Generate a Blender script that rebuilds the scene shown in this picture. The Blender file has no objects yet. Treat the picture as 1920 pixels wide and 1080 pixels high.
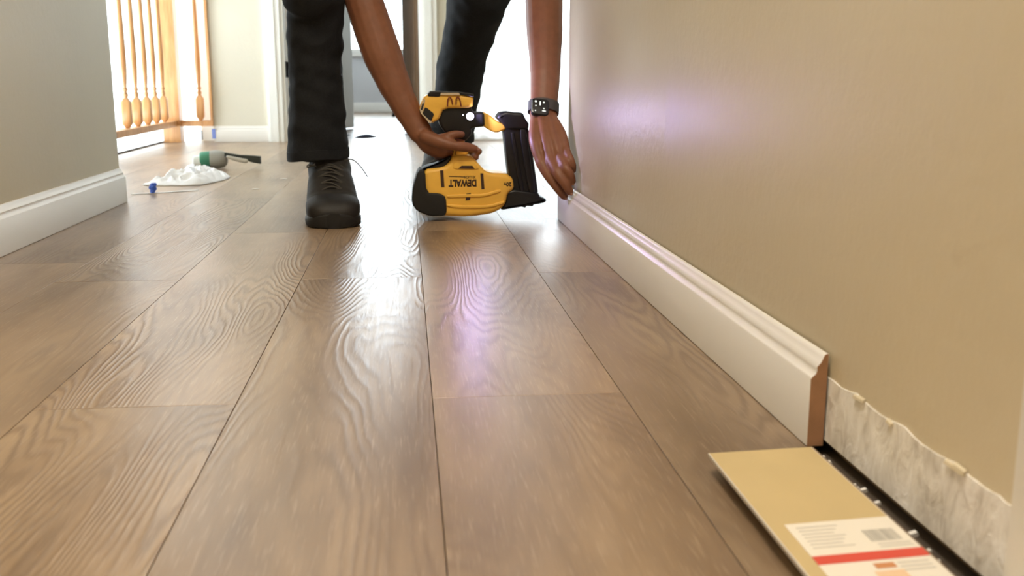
import bpy, bmesh, math, random
from mathutils import Vector, Matrix, noise as mnoise
random.seed(7)
scene = bpy.context.scene
COL = scene.collection
PI = math.pi

# ------------------------------------------------------------------ camera
F = 1900.0                       # focal length in pixels of a 1920 px wide frame
H = 0.33                         # lens height above the floor
PITCH = math.atan(390 / F)
YAW = math.atan(200 / F * math.cos(PITCH))
cam_d = bpy.data.cameras.new('camera'); cam = bpy.data.objects.new('camera', cam_d); COL.objects.link(cam)
cam_d.sensor_width = 36; cam_d.lens = F / 1920 * 36; cam_d.clip_start = 0.02
cam_d.dof.use_dof = True; cam_d.dof.focus_distance = 1.6; cam_d.dof.aperture_fstop = 9.0
fwd = Vector((math.sin(YAW) * math.cos(PITCH), math.cos(YAW) * math.cos(PITCH), -math.sin(PITCH)))
rgt = Vector((math.cos(YAW), -math.sin(YAW), 0)); upv = rgt.cross(fwd)
cam.matrix_world = Matrix(((rgt.x, upv.x, -fwd.x, 0), (rgt.y, upv.y, -fwd.y, 0), (rgt.z, upv.z, -fwd.z, H), (0, 0, 0, 1)))
scene.camera = cam
def ray(px, py): return fwd + rgt * ((px - 960) / F) - upv * ((py - 540) / F)
def PY(px, py, Y):               # point of the place at hall depth Y
    d = ray(px, py); return Vector((0, 0, H)) + d * (Y / d.y)
def PZ(px, py, Z=0.0):           # point at height Z
    d = ray(px, py); return Vector((0, 0, H)) + d * ((Z - H) / d.z)
def PX(px, py, X):
    d = ray(px, py); return Vector((0, 0, H)) + d * (X / d.x)

# ------------------------------------------------------------------ world, lamps, exposure
world = bpy.data.worlds.new('daylight'); scene.world = world; world.use_nodes = True
bg = world.node_tree.nodes['Background']; bg.inputs[0].default_value = (0.80, 0.92, 1.0, 1); bg.inputs[1].default_value = 15.0
vs = scene.view_settings; vs.view_transform = 'Standard'; vs.look = 'None'; vs.gamma = 1; vs.use_curve_mapping = False; vs.exposure = 0.0
def area(name, loc, rot, sx, sy, power, color, portal=False):
    d = bpy.data.lights.new(name, 'AREA'); d.shape = 'RECTANGLE'; d.size = sx; d.size_y = sy; d.energy = power; d.color = color
    if portal: d.cycles.is_portal = True
    o = bpy.data.objects.new(name, d); COL.objects.link(o); o.location = loc; o.rotation_euler = rot
    return o
area('hall_ceiling_lamp_offscreen', (-0.2, 0.35, 2.47), (0, 0, 0), 0.6, 0.9, 49, (1.0, 0.90, 0.75))
area('glass_door_portal', (0.835, 5.86, 1.05), (-PI/2, 0, 0), 0.93, 2.1, 1, (1, 1, 1), True)
area('bedroom_window_portal', (-0.39, 10.99, 1.53), (-PI/2, 0, 0), 1.18, 1.85, 1, (1, 1, 1), True)
area('added_stair_window_portal_offscreen', (-3.06, 5.6, 0.9), (0, -PI/2, 0), 3.0, 3.0, 1, (1, 1, 1), True)  # guides daylight through the added, unseen stairwell window

# ------------------------------------------------------------------ materials
def mat(name, color, rough=0.5, metal=0.0, spec=0.5, emit=None, estr=0, coat=0):
    m = bpy.data.materials.new(name); m.use_nodes = True
    b = m.node_tree.nodes['Principled BSDF']
    b.inputs['Base Color'].default_value = (*color, 1); b.inputs['Roughness'].default_value = rough
    b.inputs['Metallic'].default_value = metal; b.inputs['Specular IOR Level'].default_value = spec
    b.inputs['Coat Weight'].default_value = coat
    if emit: b.inputs['Emission Color'].default_value = (*emit, 1); b.inputs['Emission Strength'].default_value = estr
    return m
class NT:
    def __init__(s, m): s.t = m.node_tree; s.b = s.t.nodes['Principled BSDF']
    def n(s, typ, **kw):
        nd = s.t.nodes.new(typ)
        for k, v in kw.items(): setattr(nd, k, v)
        return nd
    def l(s, a, b): s.t.links.new(a, b)
    def math(s, op, a, b=None, c=None):
        nd = s.n('ShaderNodeMath', operation=op)
        for i, v in enumerate((a, b, c)):
            if v is None: continue
            if isinstance(v, (int, float)): nd.inputs[i].default_value = v
            else: s.l(v, nd.inputs[i])
        return nd.outputs[0]
    def noise(s, vec, scale, detail=2, rough=0.5, dist=0.0):
        nd = s.n('ShaderNodeTexNoise'); nd.inputs['Scale'].default_value = scale; nd.inputs['Detail'].default_value = detail
        nd.inputs['Roughness'].default_value = rough; nd.inputs['Distortion'].default_value = dist
        if vec is not None: s.l(vec, nd.inputs['Vector'])
        return nd.outputs['Fac']
    def mapping(s, vec, scale=(1, 1, 1), loc=(0, 0, 0)):
        nd = s.n('ShaderNodeMapping'); nd.inputs['Scale'].default_value = scale; nd.inputs['Location'].default_value = loc
        s.l(vec, nd.inputs['Vector']); return nd.outputs[0]
    def ramp(s, fac, stops):
        nd = s.n('ShaderNodeValToRGB'); s.l(fac, nd.inputs[0]); e = nd.color_ramp.elements
        while len(e) < len(stops): e.new(0.5)
        for el, (p, c) in zip(e, stops): el.position = p; el.color = (*c, 1)
        return nd.outputs[0]
    def mix(s, fac, a, b, mode='MIX'):
        nd = s.n('ShaderNodeMix', data_type='RGBA', blend_type=mode)
        for i, v in ((0, fac), (6, a), (7, b)):
            if isinstance(v, (int, float)): nd.inputs[i].default_value = v
            elif isinstance(v, tuple): nd.inputs[i].default_value = (*v, 1)
            else: s.l(v, nd.inputs[i])
        return nd.outputs[2]
    def bump(s, h, strength, dist):
        nd = s.n('ShaderNodeBump'); nd.inputs['Strength'].default_value = strength; nd.inputs['Distance'].default_value = dist
        s.l(h, nd.inputs['Height']); s.l(nd.outputs[0], s.b.inputs['Normal'])
    def obj(s): return s.n('ShaderNodeTexCoord').outputs['Object']

def noisy(name, color, rough, scale, amount=0.15, bump=0.0, bdist=0.001, spec=0.5, detail=4, stretch=(1, 1, 1)):
    m = mat(name, color, rough, spec=spec); t = NT(m)
    v = t.mapping(t.obj(), stretch); f = t.noise(v, scale, detail)
    lo = tuple(c * (1 - amount) for c in color); hi = tuple(min(1, c * (1 + amount)) for c in color)
    t.l(t.ramp(f, [(0.3, lo), (0.7, hi)]), t.b.inputs['Base Color'])
    if bump: t.bump(f, bump, bdist)
    return m

def paint_mat(name, color, rough=0.45, relief=0.5):
    m = mat(name, color, rough); t = NT(m); v = t.obj()
    a = t.noise(v, 70, 3, 0.55); b = t.noise(v, 26, 2, 0.5)
    h = t.math('ADD', a, t.math('MULTIPLY', b, 0.9))
    t.bump(h, relief, 0.0035)
    f = t.noise(v, 1.7, 3)
    t.l(t.ramp(f, [(0.3, tuple(c * 0.95 for c in color)), (0.7, tuple(min(1, c * 1.04) for c in color))]), t.b.inputs['Base Color'])
    return m

def wood_floor():
    m = mat('oak_vinyl_plank', (0.3, 0.2, 0.12), 0.3); t = NT(m)
    oi = t.n('ShaderNodeObjectInfo'); rnd = oi.outputs['Random']
    cv = t.n('ShaderNodeCombineXYZ'); t.l(t.math('MULTIPLY', rnd, 37.0), cv.inputs[0]); t.l(t.math('MULTIPLY', rnd, 91.0), cv.inputs[1]); t.l(t.math('MULTIPLY', rnd, 13.0), cv.inputs[2])
    add = t.n('ShaderNodeVectorMath', operation='ADD'); t.l(t.obj(), add.inputs[0]); t.l(cv.outputs[0], add.inputs[1])
    v = add.outputs[0]
    # cathedral grain: contour lines of a smooth field drawn out along the board
    wob = t.noise(t.mapping(v, (55, 8, 1)), 1.0, 3, 0.6)
    field = t.noise(t.mapping(v, (8.0, 1.15, 1)), 1.0, 1.6, 0.4)
    fld = t.math('ADD', t.math('MULTIPLY', field, 36.0), t.math('MULTIPLY', wob, 1.1))
    rings = t.math('SINE', t.math('MULTIPLY', fld, 2 * PI)); rings = t.math('MULTIPLY_ADD', rings, 0.5, 0.5)
    rings = t.math('POWER', rings, 1.6)
    fine = t.noise(t.mapping(v, (230, 7, 1)), 1.0, 4, 0.65)
    pores = t.noise(t.mapping(v, (420, 22, 1)), 1.0, 2, 0.6)
    patch = t.noise(t.mapping(v, (9, 2.0, 1)), 1.0, 3, 0.55)
    where = t.ramp(t.noise(t.mapping(v, (6.5, 1.1, 1), (3.1, 7.7, 0)), 1.0, 2), [(0.40, (0, 0, 0)), (0.62, (1, 1, 1))])
    base = t.ramp(patch, [(0.28, (0.20, 0.132, 0.078)), (0.5, (0.32, 0.222, 0.136)), (0.74, (0.43, 0.315, 0.20))])
    col = t.mix(t.math('MULTIPLY', t.math('MULTIPLY', rings, where), 0.55), base, (0.125, 0.078, 0.047))
    col = t.mix(t.math('MULTIPLY', t.math('SUBTRACT', 1.0, fine), 0.5), col, (0.12, 0.075, 0.045))
    col = t.mix(t.ramp(pores, [(0.55, (0, 0, 0)), (0.75, (0.4, 0.4, 0.4))]), col, (0.44, 0.33, 0.23))
    tone = t.math('MULTIPLY_ADD', t.math('FRACT', t.math('MULTIPLY', rnd, 7.31)), 0.34, 0.88)
    tv = t.n('ShaderNodeVectorMath', operation='SCALE'); t.l(col, tv.inputs[0]); t.l(tone, tv.inputs['Scale'])
    t.l(tv.outputs[0], t.b.inputs['Base Color'])
    hgt = t.math('ADD', t.math('MULTIPLY', t.math('MULTIPLY', rings, where), 1.0), t.math('MULTIPLY', fine, 0.35))
    t.bump(hgt, 0.22, 0.0012)
    t.l(t.math('MULTIPLY_ADD', fine, 0.16, 0.25), t.b.inputs['Roughness'])
    return m

def railing_wood():
    m = mat('honey_oak', (0.6, 0.31, 0.12), 0.4); t = NT(m); v = t.mapping(t.obj(), (30, 30, 3))
    f = t.noise(v, 1.5, 4, 0.6)
    t.l(t.ramp(f, [(0.3, (0.44, 0.20, 0.07)), (0.7, (0.66, 0.36, 0.15))]), t.b.inputs['Base Color'])
    return m

def plaster_mat():
    m = mat('bare_drywall', (0.6, 0.56, 0.5), 0.9); t = NT(m); v = t.obj()
    f = t.noise(t.mapping(v, (1, 1, 0.55)), 55, 5, 0.62, 0.6); g = t.noise(v, 14, 3)
    k = t.math('ADD', t.math('MULTIPLY', f, 0.7), t.math('MULTIPLY', g, 0.3))
    t.l(t.ramp(k, [(0.34, (0.56, 0.52, 0.47)), (0.48, (0.80, 0.77, 0.73)), (0.62, (0.92, 0.90, 0.88))]), t.b.inputs['Base Color'])
    t.bump(k, 0.7, 0.006)
    return m

def thin_glass():
    m = bpy.data.materials.new('window_glass'); m.use_nodes = True; nt = m.node_tree; nt.nodes.clear()
    o = nt.nodes.new('ShaderNodeOutputMaterial'); mx = nt.nodes.new('ShaderNodeMixShader'); fr = nt.nodes.new('ShaderNodeFresnel'); fr.inputs[0].default_value = 1.3
    tr = nt.nodes.new('ShaderNodeBsdfTransparent'); gl = nt.nodes.new('ShaderNodeBsdfGlossy'); gl.inputs['Roughness'].default_value = 0.02
    nt.links.new(fr.outputs[0], mx.inputs[0]); nt.links.new(tr.outputs[0], mx.inputs[1]); nt.links.new(gl.outputs[0], mx.inputs[2]); nt.links.new(mx.outputs[0], o.inputs[0])
    return m

M = {}
M['floor'] = wood_floor()
M['subfloor'] = mat('subfloor_underlay', (0.07, 0.052, 0.038), 0.9)
M['beige'] = paint_mat('beige_wall_paint', (0.62, 0.54, 0.39), 0.42, 0.16)
M['greige'] = paint_mat('greige_wall_paint', (0.60, 0.535, 0.385), 0.5, 0.12)
M['cream'] = paint_mat('cream_wall_paint', (0.64, 0.60, 0.49), 0.5, 0.2)
M['greywall'] = paint_mat('grey_wall_paint', (0.58, 0.58, 0.60), 0.5, 0.15)
M['white'] = mat('white_trim_paint', (0.74, 0.71, 0.66), 0.35)
M['whitewall'] = mat('white_wall_paint', (0.85, 0.85, 0.83), 0.6)
M['ceiling'] = paint_mat('ceiling_paint', (0.78, 0.76, 0.72), 0.8, 0.3)
M['doorwhite'] = mat('white_door_paint', (0.84, 0.84, 0.80), 0.4)
M['brown'] = noisy('brown_door_wood', (0.17, 0.105, 0.06), 0.85, 2.0, 0.25, stretch=(20, 20, 1.2), spec=0.1)
M['mdf'] = noisy('cut_fibreboard', (0.40, 0.215, 0.115), 0.85, 60, 0.1, 0.2)
M['mdfback'] = noisy('fibreboard_back', (0.52, 0.40, 0.205), 0.7, 9, 0.06)
M['plaster'] = plaster_mat()
M['glass'] = thin_glass()
M['oak'] = railing_wood()
M['black'] = mat('black_metal', (0.006, 0.006, 0.006), 0.8, spec=0.2)
M['iron'] = mat('dark_iron', (0.05, 0.05, 0.055), 0.5)
M['tape'] = mat('blue_tape', (0.05, 0.13, 0.62), 0.6)
M['paleblue'] = mat('pale_blue_tape', (0.22, 0.30, 0.68), 0.6)
M['paper'] = mat('white_paper', (0.82, 0.81, 0.78), 0.7)
M['sticker'] = noisy('sticker_paper', (0.76, 0.71, 0.63), 0.6, 6, 0.03)
M['red'] = mat('red_print', (0.62, 0.075, 0.05), 0.55)
M['greyprint'] = mat('grey_print', (0.40, 0.38, 0.34), 0.6)
M['paleprint'] = mat('pale_grey_print', (0.58, 0.55, 0.50), 0.6)
M['orangeprint'] = mat('orange_print', (0.55, 0.24, 0.10), 0.6)
M['peachprint'] = mat('peach_print', (0.74, 0.52, 0.34), 0.6)

# ------------------------------------------------------------------ object helpers
def tag(o, label=None, cat=None, group=None, kind=None):
    if label: o['label'] = label
    if cat: o['category'] = cat
    if group: o['group'] = group
    if kind: o['kind'] = kind
    return o
def link(name, me, m=None, parent=None):
    o = bpy.data.objects.new(name, me); COL.objects.link(o)
    if m is not None and not me.materials: me.materials.append(m)
    if parent is not None:
        o.parent = parent; o.matrix_parent_inverse = Matrix.Translation(parent.location).inverted() if parent.type == 'EMPTY' else parent.matrix_basis.inverted()
    return o
def empty(name, loc=(0, 0, 0)):
    o = bpy.data.objects.new(name, None); COL.objects.link(o); o.location = loc; o.empty_display_size = 0.05; return o
def mesh(name, verts, faces, smooth=None):
    me = bpy.data.meshes.new(name); me.from_pydata([tuple(v) for v in verts], [], faces); me.validate()
    bm = bmesh.new(); bm.from_mesh(me); bmesh.ops.recalc_face_normals(bm, faces=bm.faces); bm.to_mesh(me); bm.free()
    if smooth is not None:
        for p in me.polygons: p.use_smooth = len(p.vertices) <= 8
        me.set_sharp_from_angle(angle=math.radians(smooth))
    return me
class MB:
    def __init__(s): s.v = []; s.f = []
    def add(s, v, f):
        n = len(s.v); s.v += [Vector(x) for x in v]; s.f += [tuple(i + n for i in q) for q in f]; return s
    def box(s, a, b):
        (x0, y0, z0), (x1, y1, z1) = a, b
        return s.add([(x0, y0, z0), (x1, y0, z0), (x1, y1, z0), (x0, y1, z0), (x0, y0, z1), (x1, y0, z1), (x1, y1, z1), (x0, y1, z1)],
                     [(0, 3, 2, 1), (4, 5, 6, 7), (0, 1, 5, 4), (1, 2, 6, 5), (2, 3, 7, 6), (3, 0, 4, 7)])
    def obox(s, c, ax, ay, az):          # oriented box from centre and half axes
        c = Vector(c); ax, ay, az = Vector(ax), Vector(ay), Vector(az)
        v = [c + ax * i + ay * j + az * k for k in (-1, 1) for j in (-1, 1) for i in (-1, 1)]
        return s.add(v, [(0, 2, 3, 1), (4, 5, 7, 6), (0, 1, 5, 4), (1, 3, 7, 5), (3, 2, 6, 7), (2, 0, 4, 6)])
    def rings(s, rings, cap=True):
        n = len(rings[0]); v = [p for r in rings for p in r]; f = []
        for i in range(len(rings) - 1):
            for j in range(n):
                k = (j + 1) % n; f.append((i * n + j, i * n + k, (i + 1) * n + k, (i + 1) * n + j))
        if cap: f.append(tuple(range(n))); f.append(tuple((len(rings) - 1) * n + j for j in range(n)))
        return s.add(v, f)
    def lathe(s, prof, o=(0, 0, 0), axis=(0, 0, 1), n=16):
        o = Vector(o); a = Vector(axis).normalized(); u = a.orthogonal().normalized(); w = a.cross(u)
        return s.rings([[o + a * h + (u * math.cos(2*PI*j/n) + w * math.sin(2*PI*j/n)) * max(r, 1e-5) for j in range(n)] for r, h in prof])
    def sweep(s, pts, ra, rb=None, side=(1, 0, 0), n=16, sub=4, round_ends=True):
        rb = rb or ra; P = [Vector(p) for p in pts]
        if sub > 1 and len(P) > 2:
            Q, A, B = [], [], []
            for i in range(len(P) - 1):
                p0 = P[max(i-1, 0)]; p1 = P[i]; p2 = P[i+1]; p3 = P[min(i+2, len(P)-1)]
                for k in range(sub):
                    t = k / sub
                    Q.append(0.5 * ((2*p1) + (p2-p0)*t + (2*p0-5*p1+4*p2-p3)*t*t + (3*p1-p0-3*p2+p3)*t**3))
                    e = t*t*(3-2*t); A.append(ra[i]*(1-e)+ra[i+1]*e); B.append(rb[i]*(1-e)+rb[i+1]*e)
            Q.append(P[-1]); A.append(ra[-1]); B.append(rb[-1])
        else: Q, A, B = P, list(ra), list(rb)
        R = []
        for i, p in enumerate(Q):
            d = (Q[min(i+1, len(Q)-1)] - Q[max(i-1, 0)]).normalized()
            sd = Vector(side); sd = sd - d * sd.dot(d)
            if sd.length < 1e-4: sd = d.orthogonal()
            sd.normalize(); w = d.cross(sd)
            R.append((p, d, sd, w, A[i], B[i]))
        rings = []
        def ring(p, sd, w, a, b): return [p + sd * (a * math.cos(2*PI*j/n)) + w * (b * math.sin(2*PI*j/n)) for j in range(n)]
        if round_ends:
            p, d, sd, w, a, b = R[0]
            for q in (85, 60, 30): c = math.cos(math.radians(q)); rings.append(ring(p - d * min(a, b) * math.sin(math.radians(q)), sd, w, a*c, b*c))
        for p, d, sd, w, a, b in R: rings.append(ring(p, sd, w, a, b))
        if round_ends:
            p, d, sd, w, a, b = R[-1]
            for q in (30, 60, 85): c = math.cos(math.radians(q)); rings.append(ring(p + d * min(a, b) * math.sin(math.radians(q)), sd, w, a*c, b*c))
        return s.rings(rings)
    def tube(s, pts, r, n=8, sub=4):
        return s.sweep(pts, [r] * len(pts), None, (0.31, 0.17, 0.93), n, sub)
    def prism(s, poly, y0, y1, r=0.0, k=4):
        """outline of (x, z) points with rounded rims, from depth y0 (front) to y1"""
        P = [Vector((p[0], p[1])) for p in poly]; n = len(P)
        ar = sum(P[i].x * P[(i+1) % n].y - P[(i+1) % n].x * P[i].y for i in range(n))
        if ar < 0: P.reverse()
        N = []
        for i in range(n):
            a = (P[i] - P[i-1]).normalized(); b = (P[(i+1) % n] - P[i]).normalized()
            na = Vector((-a.y, a.x)); nb = Vector((-b.y, b.x)); m = (na + nb)
            m = m.normalized() if m.length > 1e-6 else na
            N.append(m / max(0.5, m.dot(na)))
        rings = []
        lay = [(y0 + r * (1 - math.sin(a)), r * (1 - math.cos(a)) ) for a in [PI/2 * (1 - i / k) for i in range(k + 1)]] if r else [(y0, 0)]
        lay2 = [(y1 - (y - y0), ins) for y, ins in reversed(lay)]
        lay = lay + lay2
        for y, ins in lay: rings.append([(P[i].x + N[i].x * ins, y, P[i].y + N[i].y * ins) for i in range(n)])
        return s.rings(rings)
    def build(s, name, m, parent=None, smooth=None): return link(name, mesh(name, s.v, s.f, smooth), m, parent)

def struct(name, mb, m, smooth=None, label=None, parent=None):
    o = mb.build(name, m, parent, smooth)
    if parent is None: tag(o, label, None, None, 'structure')
    return o
def chaikin(poly, it=1, r=0.25):
    for _ in range(it):
        q = []
        for i in range(len(poly)):
            a = Vector(poly[i]); b = Vector(poly[(i + 1) % len(poly)])
            q += [a.lerp(b, r), a.lerp(b, 1 - r)]
        poly = q
    return [tuple(p) for p in poly]
def fused(name, mb, m, voxel, parent=None, smooth=6, disp=None):
    """islands of mb fused into one continuous skin"""
    tmp = link('tmp', mesh('tmp', mb.v, mb.f)); md = tmp.modifiers.new('r', 'REMESH'); md.mode = 'VOXEL'; md.voxel_size = voxel
    if smooth: sm = tmp.modifiers.new('s', 'SMOOTH'); sm.factor = 0.5; sm.iterations = smooth
    dg = bpy.context.evaluated_depsgraph_get(); dg.update()
    me = bpy.data.meshes.new_from_object(tmp.evaluated_get(dg)); me.name = name
    bpy.data.objects.remove(tmp)
    if disp:
        nr = [v.normal.copy() for v in me.vertices]
        for v, n in zip(me.vertices, nr): v.co += n * disp(v.co, n)
    for p in me.polygons: p.use_smooth = True
    me.materials.clear()
    return link(name, me, m, parent)
def text_mesh(name, body, m, parent, u0, u1, v0, v1, y, flip=False, bold=0.02, th=0.0006):
    """flat lettering filling the box x u0..u1, z v0..v1 on the plane of depth y, facing the camera side"""
    c = bpy.data.curves.new(name, 'FONT'); c.body = body; c.offset = bold; c.size = 1
    t = bpy.data.objects.new(name, c); COL.objects.link(t); dg = bpy.context.evaluated_depsgraph_get(); dg.update()
    me = bpy.data.meshes.new_from_object(t.evaluated_get(dg)); bpy.data.objects.remove(t)
    xs = [v.co.x for v in me.vertices]; ys = [v.co.y for v in me.vertices]; x0, x1, y0, y1 = min(xs), max(xs), min(ys), max(ys)
    for v in me.vertices:
        a = (v.co.x - x0) / (x1 - x0); b = (v.co.y - y0) / (y1 - y0)
        if flip: a, b = 1 - a, 1 - b
        v.co = (u0 + (u1 - u0) * a, y, v0 + (v1 - v0) * b)
    bm = bmesh.new(); bm.from_mesh(me); r = bmesh.ops.extrude_face_region(bm, geom=bm.faces[:])
    for e in r['geom']:
        if isinstance(e, bmesh.types.BMVert): e.co.y -= th
    bmesh.ops.recalc_face_normals(bm, faces=bm.faces); bm.to_mesh(me); bm.free(); me.materials.clear()
    return link(name, me, m, parent)

# ------------------------------------------------------------------ the place: measures
WR, WL = 0.378, -0.785           # wall planes of the hall
BT = 0.015                       # baseboard thickness
YC, YL = 2.40, 2.90              # where the right and the left wall end
YF = 5.68                        # wall across the end of the hall
CEIL = 2.5

# floor: subfloor and one object per plank
floor = struct('floor', MB().box((-1.31, -2.5, -0.15), (3.3, 5.9, -0.0085)).box((-1.12, 5.9, -0.15), (0.34, 11.0, -0.0085)), M['subfloor'])
PW = 0.2035; X0 = 0.0215
plank_cache = {}
def plank(x0, x1, y0, y1):
    w, l = round(x1 - x0, 4), round(y1 - y0, 3)
    if (w, l) not in plank_cache:
        g, c, d = 0.00042, 0.0003, 0.0003; a, b = w / 2 - g, l / 2 - g
        v = []
        for z, i in ((-0.008, 0), (-d, 0), (0, c)):
            v += [(-a + i, -b + i, z), (a - i, -b + i, z), (a - i, b - i, z), (-a + i, b - i, z)]
        f = [(0, 3, 2, 1), (8, 9, 10, 11)] + [(r*4 + j, r*4 + (j+1) % 4, r*4 + 4 + (j+1) % 4, r*4 + 4 + j) for r in (0, 1) for j in range(4)]
        me = mesh('plank', v, f); me.materials.append(M['floor']); plank_cache[(w, l)] = me
    o = bpy.data.objects.new('plank', plank_cache[(w, l)]); COL.objects.link(o); o.parent = floor
    o.location = ((x0 + x1) / 2, (y0 + y1) / 2, 0)
PL = 1.22
joint = {0: PZ(990, 741).y, 1: PZ(1070, 510).y, -1: PZ(690, 521).y, -2: PZ(260, 763).y, -3: PZ(230, 527).y}
for k in range(-11, 15):
    x0, x1 = X0 + k * PW, X0 + (k + 1) * PW
    j0 = joint.get(k, (k * 0.437) % PL)
    ys = [j0 + i * PL for i in range(-4, 12)]
    for y0, y1 in zip(ys, ys[1:]):
        lo = -0.75
        if y1 <= lo: continue
        a, b = y0, min(y1, 10.95)
        xa, xb = x0, x1
        if xb > 0.34: b = min(b, 5.79) if k > 1 or a > 5.0 else b
        if k < -7: continue
        if k == -7: b = min(b, 5.79)
        if xa < -1.1 and b > 5.8 and k != -7: xa = -1.1 if a > 5.0 else xa
        if False: a = max(a, 5.92)                       # left of the landing only inside the far room
        if xa < 0.366 < xb and a < YC:                    # the boards stop short of the right wall
            if b > YC + 0.02: plank(xa, xb, YC + 0.02, b); b = YC + 0.0195
            xb = 0.366
        elif xa >= 0.366: a = max(a, YC + 0.02)
        if k == -7: xa = -1.30
        if b - a < 0.05 or xb - xa < 0.01: continue
        plank(xa, xb, a, b)

# walls
def round_end(x, y, sx, r=0.022, n=6):   # quarter-round outer corner at (x, y), wall body on side sx
    return [(x + sx * (r - r * math.cos(a)), y - r + r * math.sin(a)) for a in [PI/2 * i / n for i in range(n + 1)]]
def extrude_plan(pts, z0, z1):
    mb = MB(); return mb.rings([[(x, y, z0) for x, y in pts], [(x, y, z1) for x, y in pts]])
WZ = 0.004
wall_right = struct('wall_right', extrude_plan([(WR, 0.55)] + round_end(WR, YC, 1) + [(3.3, YC), (3.3, YC - 0.12), (WR + 0.12, YC - 0.12), (WR + 0.12, 0.55)], 0.006, CEIL)
                    .box((WR, -2.5, WZ), (WR + 0.12, -0.30, CEIL)).box((WR, -0.30, 2.06), (WR + 0.12, 0.55, CEIL)), M['beige'], 40)
extrude_plan([(WR + 0.012, 0.56), (WR + 0.012, YC - 0.012), (3.3, YC - 0.012), (3.3, YC - 0.11), (WR + 0.11, YC - 0.11), (WR + 0.11, 0.56)], -0.0084, 0.0058).build('exposed_sole_plate', mat('timber_sole_plate', (0.34, 0.24, 0.15), 0.8), wall_right)
wall_left = struct('wall_left', extrude_plan([(WL, -2.5)] + round_end(WL, YL, -1) + [(-3.1, YL), (-3.1, YL - 0.12), (WL - 0.12, YL - 0.12), (WL - 0.12, -2.5)], -0.0084, CEIL), M['greige'], 40)
struct('wall_back', MB().box((WL - 0.12, -2.62, -0.0084), (WR + 0.12, -2.5, CEIL)), M['beige'])
GX0, GX1 = 0.37, 1.3             # glazed door opening
DX0, DX1 = PY(529, 150, YF).x, PY(793, 150, YF).x
wf = MB().box((PY(396, 150, YF).x, YF, -0.0084), (DX0, YF + 0.12, CEIL)).box((DX0, YF, 2.08), (DX1, YF + 0.12, CEIL)).box((DX1, YF, -0.0084), (GX0, YF + 0.12, CEIL))
wf.box((GX0, YF, 2.1), (GX1, YF + 0.12, CEIL)).box((GX1, YF, -0.0084), (3.3, YF + 0.12, CEIL))
struct('wall_far', wf, M['cream'])
struct('wall_side', MB().box((3.3, YC - 0.12, -0.0084), (3.42, YF + 0.12, CEIL)), M['cream'])
struct('ceiling', MB().box((-3.2, -2.62, CEIL), (3.42, 5.8, CEIL + 0.1)).box((-3.2, 5.8, CEIL), (0.34, 11.0, CEIL + 0.1)), M['ceiling'])
# far room
RW0, RW1 = -0.98, 0.2
wr = MB().box((-1.02, 10.9, 0), (RW0, 11.0, CEIL)).box((RW1, 10.9, 0), (0.34, 11.0, CEIL)).box((RW0, 10.9, 0), (RW1, 11.0, PY(700, 101, 10.9).z)).box((RW0, 10.9, 2.45), (RW1, 11.0, CEIL))
struct('wall_bedroom', wr, M['greywall'])
struct('wall_bedroom_side', MB().box((-1.12, 5.8, 0), (-1.02, 11.0, CEIL)), M['whitewall'])
struct('wall_bedroom_right', MB().box((0.24, 5.8, 0), (0.34, 10.9, CEIL)), M['whitewall'])
# stairwell
struct('wall_stair_far', MB().box((-3.1, 7.6, -1.6), (-1.12, 7.7, CEIL)).box((-1.12, 5.8, -1.6), (-1.10, 7.7, -0.0086)), M['whitewall'])
ws = MB().box((-3.1, YL, -1.6), (-3.0, 4.1, CEIL)).box((-3.1, 7.1, -1.6), (-3.0, 7.7, CEIL)).box((-3.1, 4.1, -1.6), (-3.0, 7.1, -0.6)).box((-3.1, 4.1, 2.4), (-3.0, 7.1, CEIL))
struct('wall_stair_side', ws, M['whitewall'])
struct('trim_1', MB().box((-1.33, YL, -0.35), (-1.31, YF + 0.12, -0.001)), M['white'], label='white fascia board along the landing edge under the railing')
struct('edge_strip', MB().box((-1.312, YL + 0.016, -0.001), (-1.298, YF + 0.01, 0.007)), mat('dark_edge_strip', (0.05, 0.035, 0.025), 0.6), label='thin dark strip along the edge of the landing floor')  # dark strip that draws the thin dark line along the landing edge
struct('stair_floor', MB().box((-3.1, YL, -1.7), (-1.31, 7.7, -1.6)), M['floor'], label='lower stair landing floor')

struct('patio_ground', MB().box((0.34, 5.9, -0.15), (9, 16, -0.02)), mat('pale_patio_concrete', (0.6, 0.6, 0.6), 0.8), label='pale patio outside the glazed door')
# windows and glazed door
def window(name, n_, x0, x1, z0, z1, y, mull):
    w = 0.05; mb = MB()
    mb.box((x0, y, z0), (x0 + w, y + 0.06, z1)).box((x1 - w, y, z0), (x1, y + 0.06, z1)).box((x0 + w, y, z0), (x1 - w, y + 0.06, z0 + w)).box((x0 + w, y, z1 - w), (x1 - w, y + 0.06, z1))
    fr = struct(name, mb, M['white'])
    xs = [x0 + w] + mull + [x1 - w]
    for m_ in mull: MB().box((m_ - 0.025, y + 0.01, z0 + w), (m_ + 0.025, y + 0.05, z1 - w)).build('mullion', M['white'], fr)
    for a, b in zip(xs, xs[1:]):
        MB().box((a + (0.026 if a in mull else 0), y + 0.027, z0 + w), (b - (0.026 if b in mull else 0), y + 0.031, z1 - w)).build('pane', M['glass'], fr)
    return fr
window('window_1', 1, GX0, GX1, 0.0, 2.1, YF + 0.03, [])
zs = PY(700, 101, 10.9).z
window('window_2', 2, RW0, RW1, zs, 2.45, 10.92, [])
MB().box((RW0 - 0.05, 10.86, zs - 0.025), (RW1 + 0.05, 10.92, zs)).build('window_sill', M['white'], bpy.data.objects['window_2'])
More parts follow.
